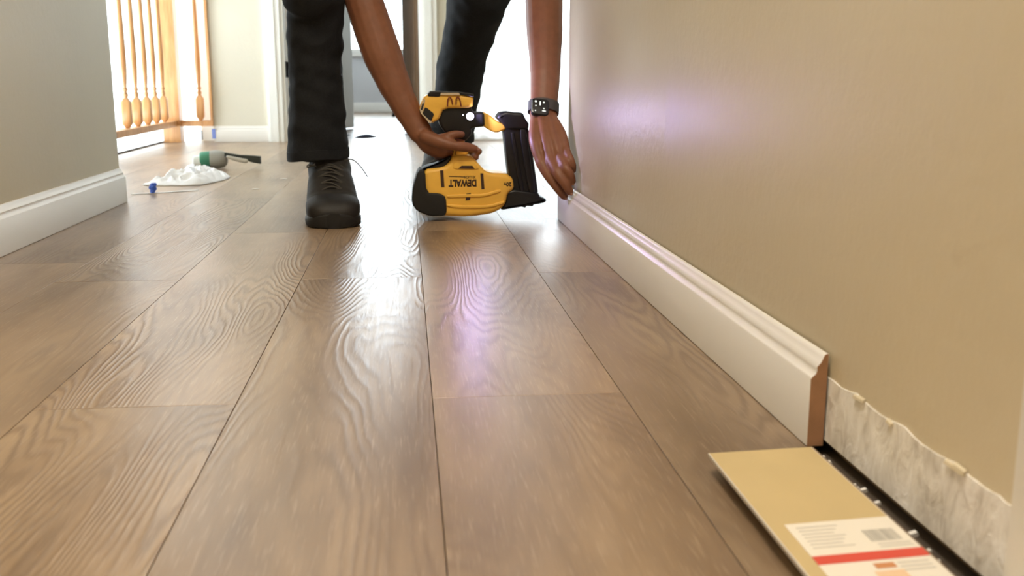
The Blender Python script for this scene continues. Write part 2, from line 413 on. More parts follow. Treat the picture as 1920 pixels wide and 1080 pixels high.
wfr = MB().box((-3.08, 4.1, -0.6), (-3.02, 4.15, 2.4)).box((-3.08, 7.05, -0.6), (-3.02, 7.1, 2.4)).box((-3.08, 4.15, -0.6), (-3.02, 7.05, -0.55)).box((-3.08, 4.15, 2.35), (-3.02, 7.05, 2.4))
w3 = struct('added_stair_window', wfr, M['white'])  # unseen window, added to let daylight brighten the stairwell
MB().box((-3.052, 4.15, -0.55), (-3.048, 7.05, 2.35)).build('pane', M['glass'], w3)

# sheer curtain hanging inside the glazed door
M['sheer'] = bpy.data.materials.new('sheer_white_fabric'); M['sheer'].use_nodes = True; nt = M['sheer'].node_tree; nt.nodes.clear()
so_ = nt.nodes.new('ShaderNodeOutputMaterial'); sa = nt.nodes.new('ShaderNodeAddShader'); stl = nt.nodes.new('ShaderNodeBsdfTranslucent'); sdf = nt.nodes.new('ShaderNodeBsdfDiffuse')
stl.inputs[0].default_value = (0.75, 0.74, 0.74, 1); sdf.inputs[0].default_value = (0.22, 0.22, 0.22, 1)
nt.links.new(stl.outputs[0], sa.inputs[0]); nt.links.new(sdf.outputs[0], sa.inputs[1]); nt.links.new(sa.outputs[0], so_.inputs[0])
cv_, cf_ = [], []; NC = 150
for i in range(NC + 1):
    x_ = 0.34 + 1.0 * i / NC
    for z_, a_ in ((0.012, 0.016), (0.7, 0.013), (1.5, 0.010), (2.2, 0.007)): cv_.append((x_ + 0.004 * math.sin(x_ * 37 + z_), YF - 0.035 + a_ * math.sin(x_ * 2 * PI / 0.105 + 0.6 * math.sin(x_ * 9) + 0.25 * z_), z_))
for i in range(NC):
    for k in range(3): cf_.append((i * 4 + k, (i + 1) * 4 + k, (i + 1) * 4 + k + 1, i * 4 + k + 1))
cur = empty('sheer_curtain', (0.84, YF - 0.035, 0.0)); tag(cur, 'sheer white curtain hanging in soft folds over the glazed door', 'curtain')
link('curtain_sheet', mesh('curtain_sheet', cv_, cf_, 80), M['sheer'], cur)
MB().tube([(0.30, YF - 0.035, 2.205), (1.38, YF - 0.035, 2.205)], 0.009, 10, 1).build('curtain_rod', M['iron'], cur)
# casings and doors
def casing(mb, x0, x1, y, z1):
    mb.box((x0, y - 0.018, 0), (x1, y, z1)).box((x0 + 0.012, y - 0.024, 0), (x1 - 0.028, y - 0.018, z1))
    return mb
struct('trim_2', casing(MB(), PY(499, 150, YF).x, DX0, YF, 2.16), M['doorwhite'], label='white door casing on the cream wall')
struct('trim_3', casing(MB(), DX1, PY(820, 150, YF).x, YF, 2.16), M['doorwhite'], label='white door casing beside the brown door')
struct('trim_4', MB().box((DX0, YF - 0.002, 0), (DX0 + 0.018, YF + 0.125, 2.08)).box((DX1 - 0.018, YF - 0.002, 0), (DX1, YF + 0.125, 2.08)), M['doorwhite'], label='white door jambs of the bedroom doorway')
h0 = Vector((DX0 + 0.02, YF + 0.13, 0)); h1 = PZ(664, 238, 0.012); h1.z = 0
def door_leaf(name, a, b, m, th=0.035):
    d = (b - a).normalized(); n = Vector((d.y, -d.x, 0)); c = (a + b) / 2 - n * th / 2
    L = (b - a).length
    mb = MB(); mb.obox((c.x, c.y, 0.012 + 1.015), d * L / 2, n * th / 2, (0, 0, 1.015))
    o = struct(name, mb, m)
    for (u0, u1, z0, z1) in ((0.14, 0.86, 0.22, 0.92), (0.14, 0.86, 1.08, 1.88)):
        for s_ in (1, -1):
            p = a + d * (u0 + u1) / 2 * L - n * (th / 2) + n * s_ * (th / 2 + 0.002)
            MB().obox((p.x, p.y, (z0 + z1) / 2), d * (u1 - u0) / 2 * L, n * 0.002, (0, 0, (z1 - z0) / 2)).build('panel', m, o)
    return o
d1 = door_leaf('door_1', h0, h1, M['doorwhite'])
hz0, hz1 = PY(534, 145, YF).z, PY(534, 115, YF).z
MB().box((DX0 + 0.0185, YF + 0.02, hz0), (DX0 + 0.021, YF + 0.118, hz1)).lathe([(0.008, hz0), (0.008, hz1)], (DX0 + 0.026, YF + 0.112, 0), n=10).build('hinge', M['black'], d1)
b0 = Vector((DX1 - 0.022, YF + 0.13, 0)); b1 = Vector((PY(756, 150, YF + 0.9).x, YF + 0.9, 0))
door_leaf('door_2', b1, b0, M['brown'])
# near door beside the camera, only its casing edge is in view
CY = PX(1893, 1000, WR - 0.016).y
cz = MB().box((WR - 0.017, CY - 0.07, 0), (WR, CY, 2.1)).box((WR - 0.022, CY - 0.055, 0), (WR - 0.017, CY - 0.012, 2.1))
struct('trim_6', cz, M['white'], label='white door casing at the end of the bare wall strip')
MB().box((WR + 0.06, -0.295, 0.01), (WR + 0.095, 0.545, 2.05)).build('door_3', M['doorwhite']); tag(bpy.data.objects['door_3'], kind='structure')

# baseboards
def base_profile(h=0.088, t=BT):         # (distance from wall, height)
    return [(0, 0.001), (t, 0.001), (t, h * 0.735), (t - 0.0012, h * 0.755), (t - 0.0045, h * 0.79), (t - 0.0055, h * 0.83), (t - 0.0052, h * 0.865), (t - 0.0085, h * 0.905), (t - 0.0105, h * 0.955), (t - 0.0118, h * 0.99), (t - 0.0135, h), (0, h)]
BY0 = PZ(1516, 838).y
def board(name, prof, y0, y1, xw, sgn, m, parent=None):
    mb = MB(); mb.rings([[(xw + sgn * d, y, z) for d, z in prof] for y in (y0, y1)]); return mb.build(name, m, parent, 50)
bb = board('baseboard_right', base_profile(), BY0, YC + 0.012, WR - 0.0035, -1, M['white']); tag(bb, 'white moulded baseboard being fixed along the beige wall', kind='structure')
MB().rings([[(WR - 0.0035 - d, y, z) for d, z in base_profile()] for y in (BY0 - 0.0006, BY0 - 0.00005)]).build('cut_end', M['mdf'], bb)
bpy.data.objects['cut_end']['label'] = 'raw brown fibreboard end of the baseboard'
# left baseboard wraps round the corner
prof = base_profile(0.094, 0.015)
path = [(WL, -2.5, 0.0)] + [(WL - 0.022 + 0.022 * math.cos(a), YL - 0.022 + 0.022 * math.sin(a), a) for a in [PI/2 * i / 6 for i in range(7)]] + [(-1.28, YL, PI/2)]
mbl = MB().rings([[(x + math.cos(a) * d, y + math.sin(a) * d, z) for d, z in prof] for x, y, a in path])
tag(mbl.build('baseboard_left', M['white'], None, 35), 'white baseboard wrapping round the rounded corner of the left wall', kind='structure')
pf = base_profile(0.086, 0.014)
xa = PY(396, 150, YF).x
tag(MB().rings([[(x, YF - d, z) for d, z in pf] for x in (xa, PY(499, 150, YF).x)]).build('baseboard_far', M['white'], None, 35), 'white baseboard along the cream wall beside the railing', kind='structure')
tag(MB().rings([[(x, 10.9 - d, z * 1.15) for d, z in pf] for x in (-1.02, 0.24)]).build('baseboard_bedroom', M['white'], None, 35), 'white baseboard under the window of the far grey wall', kind='structure')

# bare drywall strip where the old baseboard was torn off
n = 90; top = []; rng = random.Random(3)
for i in range(n + 1):
    y = CY + (YC - 0.03 - CY) * (i / n) ** 1.6
    top.append((y, 0.0655 + 0.0045 * mnoise.noise(Vector((y * 26, 0, 3))) + 0.0022 * mnoise.noise(Vector((y * 90, 5, 1)))))
mbp = MB(); x = WR
mbp.rings([[(x - 0.0018, y, 0.006), (x + 0.001, y, 0.006), (x + 0.001, y, z), (x - 0.0012, y, z)] for y, z in top])
strip = mbp.build('bare_drywall_strip', M['plaster'], wall_right)
strip['label'] = 'rough whitish torn drywall strip along the foot of the wall'
for i in range(4):    # curled paint flakes along the torn edge
    y = rng.uniform(CY + 0.02, BY0 - 0.02); z = 0.066 + rng.uniform(-0.002, 0.003)
    MB().obox((x - 0.0022, y, z), (0.0012, 0, 0.0005), (0, rng.uniform(0.004, 0.013), rng.uniform(-0.001, 0.001)), (0.0003, 0, 0.0012)).build('paint_flake', M['beige'], wall_right)
crumbs = MB()
for i in range(11):
    y = rng.uniform(CY, BY0); xx = rng.uniform(0.366, 0.376); r = rng.uniform(0.0012, 0.003)
    crumbs.obox((xx, y, -0.0085 + r * 0.6), (r, 0, r * 0.3), (0, r * 0.8, 0), (-r * 0.2, 0, r * 0.6))
tag(crumbs.build('plaster_crumbs', M['plaster']), 'plaster crumbs in the gap between floor and wall', 'crumbs', kind='stuff')

# ------------------------------------------------------------------ stair railing
XR = -1.25
rail = empty('stair_railing', (XR, 5.1, 0)); tag(rail, 'honey oak stair railing with turned balusters and a square newel post', 'railing')
nx, ny = XR, 5.69
def put(o, loc): o.location = loc; return o
MB().box((nx - 0.045, ny - 0.045, 0.001), (nx + 0.045, ny + 0.045, 1.12)).box((nx - 0.055, ny - 0.055, 1.12), (nx + 0.055, ny + 0.055, 1.15)).build('newel_post', M['oak'], rail)
RZ0, RZ1 = 0.086, 0.116
MB().box((XR - 0.03, YL + 0.02, RZ0), (XR + 0.03, ny - 0.045, RZ1)).build('bottom_rail', M['oak'], rail)
MB().box((XR - 0.03, YL + 0.02, 0.93), (XR + 0.03, ny - 0.045, 0.985)).build('handrail', M['oak'], rail)
xw = PY(396, 150, YF).x
MB().box((nx + 0.045, ny - 0.03, RZ0), (xw - 0.012, ny + 0.03, RZ1)).build('bottom_rail', M['oak'], rail)
MB().box((nx + 0.045, ny - 0.03, 0.93), (xw - 0.012, ny + 0.03, 0.985)).build('handrail', M['oak'], rail)
MB().box((xw - 0.012, ny - 0.03, RZ0 + 0.0001), (xw, ny + 0.03, 1.1)).build('wall_post', M['oak'], rail)
def baluster_mesh():
    mb = MB(); s = 0.0195; b = 0.0
    def sq(z, a, c=0.75): return [(a, -a * c, z), (a, a * c, z), (a * c, a, z), (-a * c, a, z), (-a, a * c, z), (-a, -a * c, z), (-a * c, -a, z), (a * c, -a, z)]
    mb.rings([sq(0.0, 0.007), sq(0.020, s, 0.92), sq(0.116, s, 0.92), sq(0.134, 0.009)])
    mb.lathe([(0.008, 0.130), (0.0105, 0.140), (0.0125, 0.150), (0.009, 0.156), (0.0075, 0.163), (0.0115, 0.170), (0.012, 0.175), (0.008, 0.180), (0.0085, 0.19), (0.0115, 0.22), (0.014, 0.27), (0.0145, 0.32), (0.0125, 0.45), (0.0105, 0.62), (0.0095, 0.70), (0.012, 0.71), (0.009, 0.72)], n=12)
    mb.rings([sq(0.715, 0.009), sq(0.73, 0.0145, 0.9), sq(0.818, 0.0145, 0.9)])
    return mesh('baluster', mb.v, mb.f, 40)
bme = baluster_mesh()
for yb in [PX(p, 150, XR).y for p in (233, 253, 272, 288.5, 303.5, 317.5)] + [3.1 + 0.177 * i for i in range(8)]:
    if yb > ny - 0.07: continue
    o = link('baluster', bme, M['oak'], rail); o.matrix_parent_inverse = Matrix.Identity(4); o.location = (0, yb - 5.1, RZ1)
o = link('baluster', bme, M['oak'], rail); o.matrix_parent_inverse = Matrix.Identity(4); o.location = (PY(375, 200, ny).x - XR, ny - 5.1, RZ1)
# lower stair railing seen between the newel and the wall
low = empty('lower_stair_railing', (-1.36, 6.3, -1.6)); tag(low, 'lower oak stair railing seen behind the newel post', 'railing')
q = PY(381, 60, 6.0)
MB().tube([(q.x, 6.0, 1.0), PY(375, 140, 6.0) , (PY(375, 140, 6.0).x, 6.0, 0.05)], 0.012, 10, 2).build('baluster', M['oak'], low)
MB().box((PY(375, 140, 6.0).x - 0.012, 5.988, -1.6), (PY(375, 140, 6.0).x + 0.012, 6.012, 0.05)).build('iron_post', M['iron'], low)

# tape on the far baseboard
a = PY(397, 242, YF - 0.015); b = PY(405, 260, YF - 0.015)
tag(MB().box((a.x, YF - 0.0155, b.z), (b.x, YF - 0.0142, a.z)).box((a.x, YF - 0.0155, a.z - 0.001), (b.x, YF + 0.0, a.z + 0.0008)).build('masking_tape', M['paleblue']), 'pale blue masking tape stuck on the far baseboard', 'tape')

# ------------------------------------------------------------------ baseboard offcut lying face down
OT = 0.0172
oy1 = PZ(1328, 850, OT).y; ox0 = PZ(1328, 850, OT).x; ox1 = PZ(1523, 838, OT).x; oy1b = PZ(1523, 838, OT).y
ow = ox1 - ox0
off = empty('baseboard_offcut', (ox0 + ow / 2, 0.6, 0)); tag(off, 'baseboard offcut lying face down on the floor with a price sticker on its back', 'board')
pr = base_profile(ow, 0.0165)
# back up: wall side on top, thin moulded edge towards the hall
pts = lambda y: [(ox1 - z, y, OT - d) for d, z in pr]
MB().rings([[(x, y + (oy1b - oy1) * (x - ox0) / ow, z) for x, y, z in pts(yy)] for yy in (0.24, oy1)]).build('board', M['white'], off, 50)
MB().rings([[(ox0 + 0.0008, 0.2402, OT - 0.0002), (ox1 - 0.0018, 0.2402, OT - 0.0002), (ox1 - 0.0018, oy1b - 0.0006, OT - 0.0002), (ox0 + 0.0008, oy1 - 0.0006, OT - 0.0002)],
            [(ox0 + 0.0008, 0.2402, OT + 0.0003), (ox1 - 0.0018, 0.2402, OT + 0.0003), (ox1 - 0.0018, oy1b - 0.0006, OT + 0.0003), (ox0 + 0.0008, oy1 - 0.0006, OT + 0.0003)]]).build('raw_back', M['mdfback'], off)
bpy.data.objects['raw_back']['label'] = 'raw yellowish back of the offcut'
SZ = OT + 0.0004
def flat(mb, c, z0, th):          # four pixel corners laid on the board's back
    P = [PZ(x, y, z0) for x, y in c]
    return mb.rings([[(p.x, p.y, z0) for p in P], [(p.x, p.y, z0 + th) for p in P]])
sA, sB = PZ(1470, 984, SZ), PZ(1664, 968, SZ)
def su(u, v): # sticker frame: u across, v metres towards the camera
    return Vector((sA.x + (sB.x - sA.x) * u, sA.y + (sB.y - sA.y) * u - v, SZ))
def sq_(mb, u0, u1, v0, v1, lift):
    P = [su(u0, v0), su(u1, v0), su(u1, v1), su(u0, v1)]
    return mb.rings([[(p.x, p.y, SZ + lift) for p in P], [(p.x, p.y, SZ + lift + 0.0001) for p in P]])
st = sq_(MB(), 0, 1, 0, 0.19, 0).build('price_sticker', M['sticker'], off); st['label'] = 'white price sticker with a red band and barcode'
PEN = 1 / 1.0
vr0 = (su(0.05, 0).y - PZ(1522, 1044, SZ).y); vr1 = (su(0.05, 0).y - PZ(1530, 1060, SZ).y)
sq_(MB(), 0.0, 1.0, vr0, vr1, 0.0002).build('red_band', M['red'], st)
bc = MB(); vb0 = su(0.75, 0).y - PZ(1640, 993, SZ).y; vb1 = su(0.75, 0).y - PZ(1650, 1014, SZ).y; rb = random.Random(5); u = 0.63
while u < 0.92:
    w = rb.choice((0.006, 0.01, 0.016)); sq_(bc, u, u + w, vb0, vb1, 0.0002); u += w + rb.choice((0.006, 0.01))
bc.build('barcode', M['greyprint'], st)
pt = MB()
for i in range(7):
    v = vb0 * 0.35 + i * (vr0 - vb0 * 0.6) / 7.5; sq_(pt, 0.08, 0.46 - 0.04 * (i % 3), v, v + 0.0016, 0.0002)
for i in range(2): sq_(pt, 0.66, 0.96, vb1 + 0.0035 + i * 0.004, vb1 + 0.0052 + i * 0.004, 0.0002)
for i in range(3): sq_(pt, 0.66, 0.94, vr1 + 0.005 + i * 0.005, vr1 + 0.007 + i * 0.005, 0.0002)
pt.build('small_print', M['paleprint'], st)['kind'] = 'stuff'
sq_(MB(), 0.45, 0.63, vr1 + 0.0045, vr1 + 0.0115, 0.0002).build('orange_print', M['orangeprint'], st)
sq_(MB(), 0.4, 0.66, vr1 + 0.015, vr1 + 0.05, 0.0002).build('picture_print', M['peachprint'], st)

# ------------------------------------------------------------------ things on the far floor
M['rag'] = noisy('white_rag', (0.80, 0.80, 0.82), 0.8, 40, 0.04, 0.2)
def rag(name, outline, hfun, label, catg, m, res=46, th=0.0015):
    P = [PZ(x, y, 0.0) for x, y in outline]; n = len(P); c = sum(P, Vector()) / n
    rings = []; R = 30; poly = chaikin([(p.x, p.y) for p in P], 3)
    for k in range(R + 1):
        t = k / R
        rings.append([Vector((c.x + (x - c.x) * t, c.y + (y - c.y) * t, hfun(c.x + (x - c.x) * t, c.y + (y - c.y) * t, t))) for x, y in poly])
    mb = MB(); nn = len(poly); v = [p for r in rings[1:] for p in r] + [rings[0][0]]; f = []
    for i in range(R - 1):
        for j in range(nn): f.append((i*nn + j, i*nn + (j+1) % nn, (i+1)*nn + (j+1) % nn, (i+1)*nn + j))
    for j in range(nn): f.append((len(v) - 1, j, (j + 1) % nn))
    o = link(name, mesh(name, v, f, 60), m); md = o.modifiers.new('thickness', 'SOLIDIFY'); md.thickness = th; md.offset = 1
    return tag(o, label, catg)
def ragh(x, y, t):
    e = (1 - t ** 3)
    hump = math.exp(-(((x + 0.60) / 0.07) ** 2 + ((y - 3.28) / 0.11) ** 2)) * 0.068
    return 0.001 + e * (hump + 0.010 + 0.018 * abs(mnoise.noise(Vector((x * 22, y * 14, 2)))) + 0.022 * max(0, 0.35 - abs(mnoise.noise(Vector((x * 34 + y * 9, y * 15, 8))))) / 0.35 + 0.008 * abs(mnoise.noise(Vector((x * 70, y * 40, 1)))))
rag('rag', [(258, 348), (300, 342), (330, 333), (345, 322), (370, 318), (405, 322), (420, 330), (434, 331), (424, 338), (400, 343), (380, 348), (340, 349), (300, 349)], ragh, 'crumpled white rag on the floor in front of the green and grey tool', 'rag', M['rag'])
# crumpled blue tape on a strip of paper
rng = random.Random(4); c = PZ(283, 364); mb = MB()
V = []; 
for i in range(7):
    for j in range(10):
        a = 2 * PI * j / 10; z = 0.002 + 0.029 * i / 6; r = 0.0145 * (0.75 + 0.5 * mnoise.noise(Vector((i * 0.9, j * 1.3, 4)))) * (1 - 0.35 * abs(i / 3 - 1))
        V.append((c.x + r * math.cos(a) + 0.004 * i / 6, c.y + 0.02 + r * math.sin(a), z))
mb.rings([V[i * 10:(i + 1) * 10] for i in range(7)])
tag(mb.build('tape_wad', M['tape']), 'crumpled wad of bright blue tape beside the white rag', 'tape')
def strip_(name, pxs, w, label, m=M['paper'], cat='paper', group=None):
    P = [PZ(x, y) for x, y in pxs]; mb = MB(); rings = []
    for i, p in enumerate(P):
        z = 0.0006 + 0.0012 * (i % 2); rings.append([(p.x, p.y - w / 2, z), (p.x, p.y + w / 2, z), (p.x, p.y + w / 2, z + 0.0006), (p.x, p.y - w / 2, z + 0.0006)])
    mb.rings(rings); return tag(mb.build(name, m), label, cat, group)
strip_('paper_strip', [(247, 364), (275, 363.5), (310, 361), (345, 359), (372, 357)], 0.018, 'thin white paper strip under the wad of blue tape')
for (x, y), l in (((478, 355), 'small white paper scrap on the planks right of the rag, closer to the hallway'), ((531, 336), 'small white paper scrap on the planks between the rag and the trouser leg')):
    strip_('paper_scrap', [(x - 6, y + 0.5), (x, y), (x + 7, y - 0.4)], 0.012, l, group='paper scraps on the floor')
# green and grey round bodied tool with a black handle
M['toolgrey'] = mat('tool_grey_plastic', (0.33, 0.33, 0.30), 0.4); M['toolgreen'] = mat('tool_green_plastic', (0.04, 0.22, 0.13), 0.4)
M['toolwhite'] = mat('tool_white_plastic', (0.75, 0.78, 0.76), 0.4); M['toolblack'] = mat('tool_black_handle', (0.022, 0.028, 0.022), 0.5)
M['toolpale'] = mat('tool_pale_grip', (0.52, 0.50, 0.44), 0.5)
YT = 3.95
t0 = PY(362, 296, YT); t1 = PY(424, 294, YT)
tool = empty('hand_tool', (t0.x, YT, 0)); tag(tool, 'green and grey round bodied hand tool with black handle lying behind the rag', 'tool')
ax = Vector((1, 0.12, 0)); R0 = 0.0345; o0 = Vector((t0.x, YT, R0 + 0.001)); L = (t1.x - t0.x)
MB().lathe([(0.015, 0), (0.022, 0.002), (0.0235, L * 0.10), (0.0235, L * 0.26)], o0 + Vector((0, 0, -0.008)), ax, 20).build('white_nozzle', M['toolwhite'], tool, 40)
MB().lathe([(0.024, L * 0.20), (0.029, L * 0.25), (0.031, L * 0.45), (0.032, L * 0.52)], o0, ax, 20).build('green_collar', M['toolgreen'], tool, 40)
MB().lathe([(0.0322, L * 0.50), (0.0345, L * 0.66), (0.0342, L * 0.80), (0.030, L * 0.93), (0.020, L * 1.01), (0.008, L * 1.04)], o0, ax, 20).build('grey_body', M['toolgrey'], tool, 40)
g = [PY(422, 290, YT), PY(450, 294, YT), PY(475, 298, YT), PY(489, 300, YT)]
mb = MB(); hw = [0.008, 0.007, 0.013, 0.014]
mb.rings([[(p.x, YT - 0.012, max(p.z - w, 0.001)), (p.x, YT + 0.012, max(p.z - w, 0.001)), (p.x, YT + 0.012, p.z + w), (p.x, YT - 0.012, p.z + w)] for p, w in zip(g, hw)]); mb.build('handle', M['toolblack'], tool)
g = [PY(427, 294, YT - 0.016), PY(445, 299, YT - 0.016), PY(461, 302, YT - 0.016)]
MB().sweep(g, [0.006, 0.0085, 0.0085], side=(0, 1, 0), n=10).build('pale_grip', M['toolpale'], tool, 60)
# dark things on the bedroom threshold
M['navy'] = mat('navy_fabric', (0.02, 0.022, 0.05), 0.7)
def lens(name, px0, px1, py, hgt, label, cat):
    a, b = PZ(px0, py), PZ(px1, py - 2); d = b - a; n = 10; rings = []
    for i in range(n + 1):
        t = i / n; p = a.lerp(b, t); w = 0.003 + 0.035 * math.sin(PI * min(1, max(0, (t - 0.15) / 0.85))) ** 0.8
        z = 0.002 + hgt * math.sin(PI * t); rings.append([(p.x, p.y - w, 0.001), (p.x, p.y + w, 0.001), (p.x, p.y + w * 0.6, z), (p.x, p.y - w * 0.6, z)])
    return tag(MB().rings(rings).build(name, M['navy'], None, 50), label, cat)
lens('work_glove', 664, 706, 259, 0.016, 'dark navy work glove lying flat on the bright floor by the doorway', 'glove')
lens('dark_rag', 634, 657, 256, 0.008, 'thin dark scrap of cloth on the floor behind the trouser leg', 'rag')
p = PZ(740, 219); 
tag(MB().sweep([(p.x - 0.012, p.y, 0.012), (p.x, p.y, 0.035), (p.x + 0.012, p.y, 0.075)], [0.014, 0.02, 0.008], n=10).build('door_wedge', M['black'], None, 50), 'small black door wedge standing on the far room floor', 'wedge')

# ------------------------------------------------------------------ cordless brad nailer, held upside down
M['yellow'] = noisy('yellow_tool_plastic', (0.92, 0.53, 0.08), 0.42, 30, 0.05)
M['tblack'] = mat('black_tool_plastic', (0.006, 0.006, 0.0075), 0.4)
M['rubber'] = mat('black_rubber', (0.008, 0.008, 0.008), 0.6)
M['slot'] = mat('dark_brown_slot', (0.05, 0.022, 0.012), 0.7)
M['creamplastic'] = mat('cream_plastic', (0.62, 0.50, 0.34), 0.45)
M['hookred'] = mat('dark_red_plastic', (0.20, 0.035, 0.02), 0.4)
M['led'] = mat('lit_led', (0.8, 0.8, 1.0), 0.3, emit=(0.80, 0.74, 1.0), estr=6)
M['steel'] = mat('steel', (0.5, 0.5, 0.52), 0.3, 1.0)
M['trigger'] = mat('trigger_plastic', (0.35, 0.12, 0.10), 0.35)
YN = 2.40
def N(c, y=YN):                  # (x, z) outline points in the tool's own side plane
    out = []
    for cx, cy in c:
        p = PY(740 + cx / 3.6, 140 + cy / 3.6, y); out.append((p.x, p.z))
    return out
nb = N([(520, 958)])[0]
nail = empty('brad_nailer', (nb[0], YN + 0.04, 0)); tag(nail, 'yellow and black cordless brad nailer held upside down on the floor', 'power tool')
body = MB().prism(chaikin(N([(188, 640), (330, 626), (372, 590), (395, 545), (508, 540), (556, 588), (622, 662), (752, 667), (800, 702), (808, 772), (764, 806), (752, 868), (722, 908), (650, 942), (500, 961), (345, 956), (250, 930), (200, 800)]), 1, 0.2), YN, YN + 0.082, 0.011).build('motor_housing', M['yellow'], nail, 35)
MB().prism(chaikin(N([(400, 400), (470, 430), (512, 560), (380, 575), (392, 500)]), 1, 0.2), YN + 0.022, YN + 0.060, 0.011).build('handle', M['yellow'], nail, 35)
cap = MB().prism(chaikin(N([(160, 640), (206, 642), (214, 796), (308, 800), (346, 826), (352, 920), (340, 952), (240, 956), (150, 920), (114, 868), (122, 760)]), 1, 0.2), YN - 0.006, YN + 0.088, 0.005).build('rear_bumper', M['rubber'], nail, 35)
MB().prism(chaikin(N([(212, 622), (300, 600), (372, 552), (384, 560), (350, 612), (330, 628), (210, 644), (170, 650)]), 1, 0.2), YN + 0.008, YN + 0.074, 0.003).build('grip_overmold', M['rubber'], nail, 35)
mag = MB().prism(chaikin(N([(728, 330), (905, 325), (978, 850), (800, 862), (766, 660), (738, 410)], YN + 0.014), 1, 0.12), YN + 0.014, YN + 0.068, 0.006).build('magazine', M['tblack'], nail, 35)
MB().prism(chaikin(N([(782, 390), (812, 390), (880, 800), (850, 805)]), 1, 0.15), YN + 0.009, YN + 0.02, 0.003).build('magazine_rib', M['tblack'], mag, 35)
MB().prism(chaikin(N([(842, 370), (890, 365), (955, 800), (908, 806)]), 1, 0.15), YN + 0.007, YN + 0.02, 0.003).build('magazine_rib', M['tblack'], mag, 35)
MB().prism(chaikin(N([(690, 292), (712, 258), (764, 246), (800, 254), (868, 256), (888, 300), (912, 335), (905, 372), (760, 372), (716, 318)]), 1, 0.15), YN + 0.004, YN + 0.078, 0.008).build('magazine_cap', M['tblack'], nail, 35)
nose = MB().prism(chaikin(N([(718, 916), (752, 862), (762, 790), (806, 775), (972, 800), (982, 826), (1020, 840), (1026, 852), (1012, 866), (940, 880), (934, 890), (892, 888), (882, 901), (858, 893)], YN + 0.006), 1, 0.08), YN + 0.006, YN + 0.074, 0.006).build('nose', M['tblack'], nail, 35)
MB().prism(N([(965, 822), (1022, 846), (1024, 858), (960, 862)]), YN + 0.028, YN + 0.05, 0.002).build('contact_tip', M['steel'], nose)
MB().prism(chaikin(N([(596, 252), (640, 268), (700, 318), (748, 336), (758, 354), (748, 374), (692, 397), (648, 382), (598, 348)]), 1, 0.2), YN + 0.012, YN + 0.068, 0.0045).build('magazine_bracket', M['yellow'], nail, 35)
foot = MB().prism(chaikin(N([(288, 296), (312, 228), (346, 208), (514, 212), (532, 254), (606, 254), (612, 350), (518, 362), (522, 402), (480, 452), (402, 436), (380, 392), (342, 396), (310, 350)]), 1, 0.15), YN + 0.002, YN + 0.078, 0.008).build('battery_foot', M['tblack'], nail, 35)
bat = MB().prism(chaikin(N([(235, 128), (440, 132), (532, 148), (526, 224), (330, 228), (300, 300), (250, 330), (178, 262), (166, 230), (196, 152)]), 1, 0.15), YN - 0.008, YN + 0.092, 0.008).build('battery', M['yellow'], nail, 35)
MB().prism(chaikin(N([(222, 134), (240, 110), (310, 112), (440, 116), (530, 128), (532, 150), (442, 136), (430, 128), (318, 128), (300, 150), (226, 146)]), 1, 0.1), YN - 0.010, YN + 0.094, 0.0018).build('battery_base', M['tblack'], bat, 35)
MB().prism(N([(312, 122), (432, 122), (440, 138), (306, 138)]), YN - 0.0115, YN - 0.006).build('rating_plate', M['creamplastic'], bat)
MB().prism(chaikin(N([(196, 160), (206, 170), (190, 250), (252, 318), (240, 330), (176, 262), (168, 236)]), 1, 0.1), YN - 0.0105, YN + 0.0, 0.0008).build('side_frame', M['creamplastic'], bat)
MB().prism(chaikin(N([(208, 216), (266, 264), (244, 316), (184, 262)]), 1, 0.12), YN - 0.0115, YN + 0.0, 0.002).build('side_grip', M['rubber'], bat)
MB().prism(chaikin(N([(188, 190), (198, 196), (186, 240), (174, 236)]), 1, 0.12), YN - 0.0112, YN + 0.0, 0.0008).build('latch', M['rubber'], bat)
def arch(c): return [(x, YN - 0.012, z) for x, z in N(c, YN - 0.012)]
MB().tube(arch([(356, 212), (360, 165), (374, 153), (386, 172), (390, 200)]), 0.0016, 8).tube(arch([(414, 200), (416, 162), (430, 152), (442, 176), (448, 212)]), 0.0016, 8).build('hanging_hook', M['hookred'], bat, 60)
(lx, lz), (lx2, lz2) = N([(509, 281)]) [0], N([(535, 281)])[0]
lr = lx2 - lx
MB().lathe([(lr * 1.25, 0), (lr * 1.25, 0.004), (lr * 1.05, 0.004)], (lx, YN + 0.004, lz), (0, -1, 0), 20).build('lamp_bezel', M['tblack'], foot)
MB().lathe([(lr * 0.98, 0.0), (lr * 0.98, 0.0042), (lr * 0.7, 0.0056), (0.0001, 0.006)], (lx, YN + 0.0035, lz), (0, -1, 0), 20).build('led_lens', M['led'], foot, 60)
(qx, qz) = N([(462, 272)])[0]
MB().lathe([(0.0011, 0), (0.0011, 0.002)], (qx, YN + 0.002, qz), (0, -1, 0), 10).build('indicator_light', M['led'], foot)
MB().prism(chaikin(N([(398, 380), (468, 376), (480, 440), (472, 452), (408, 452)]), 1, 0.2), YN + 0.004, YN + 0.030, 0.004).build('trigger', M['trigger'], nail, 35)
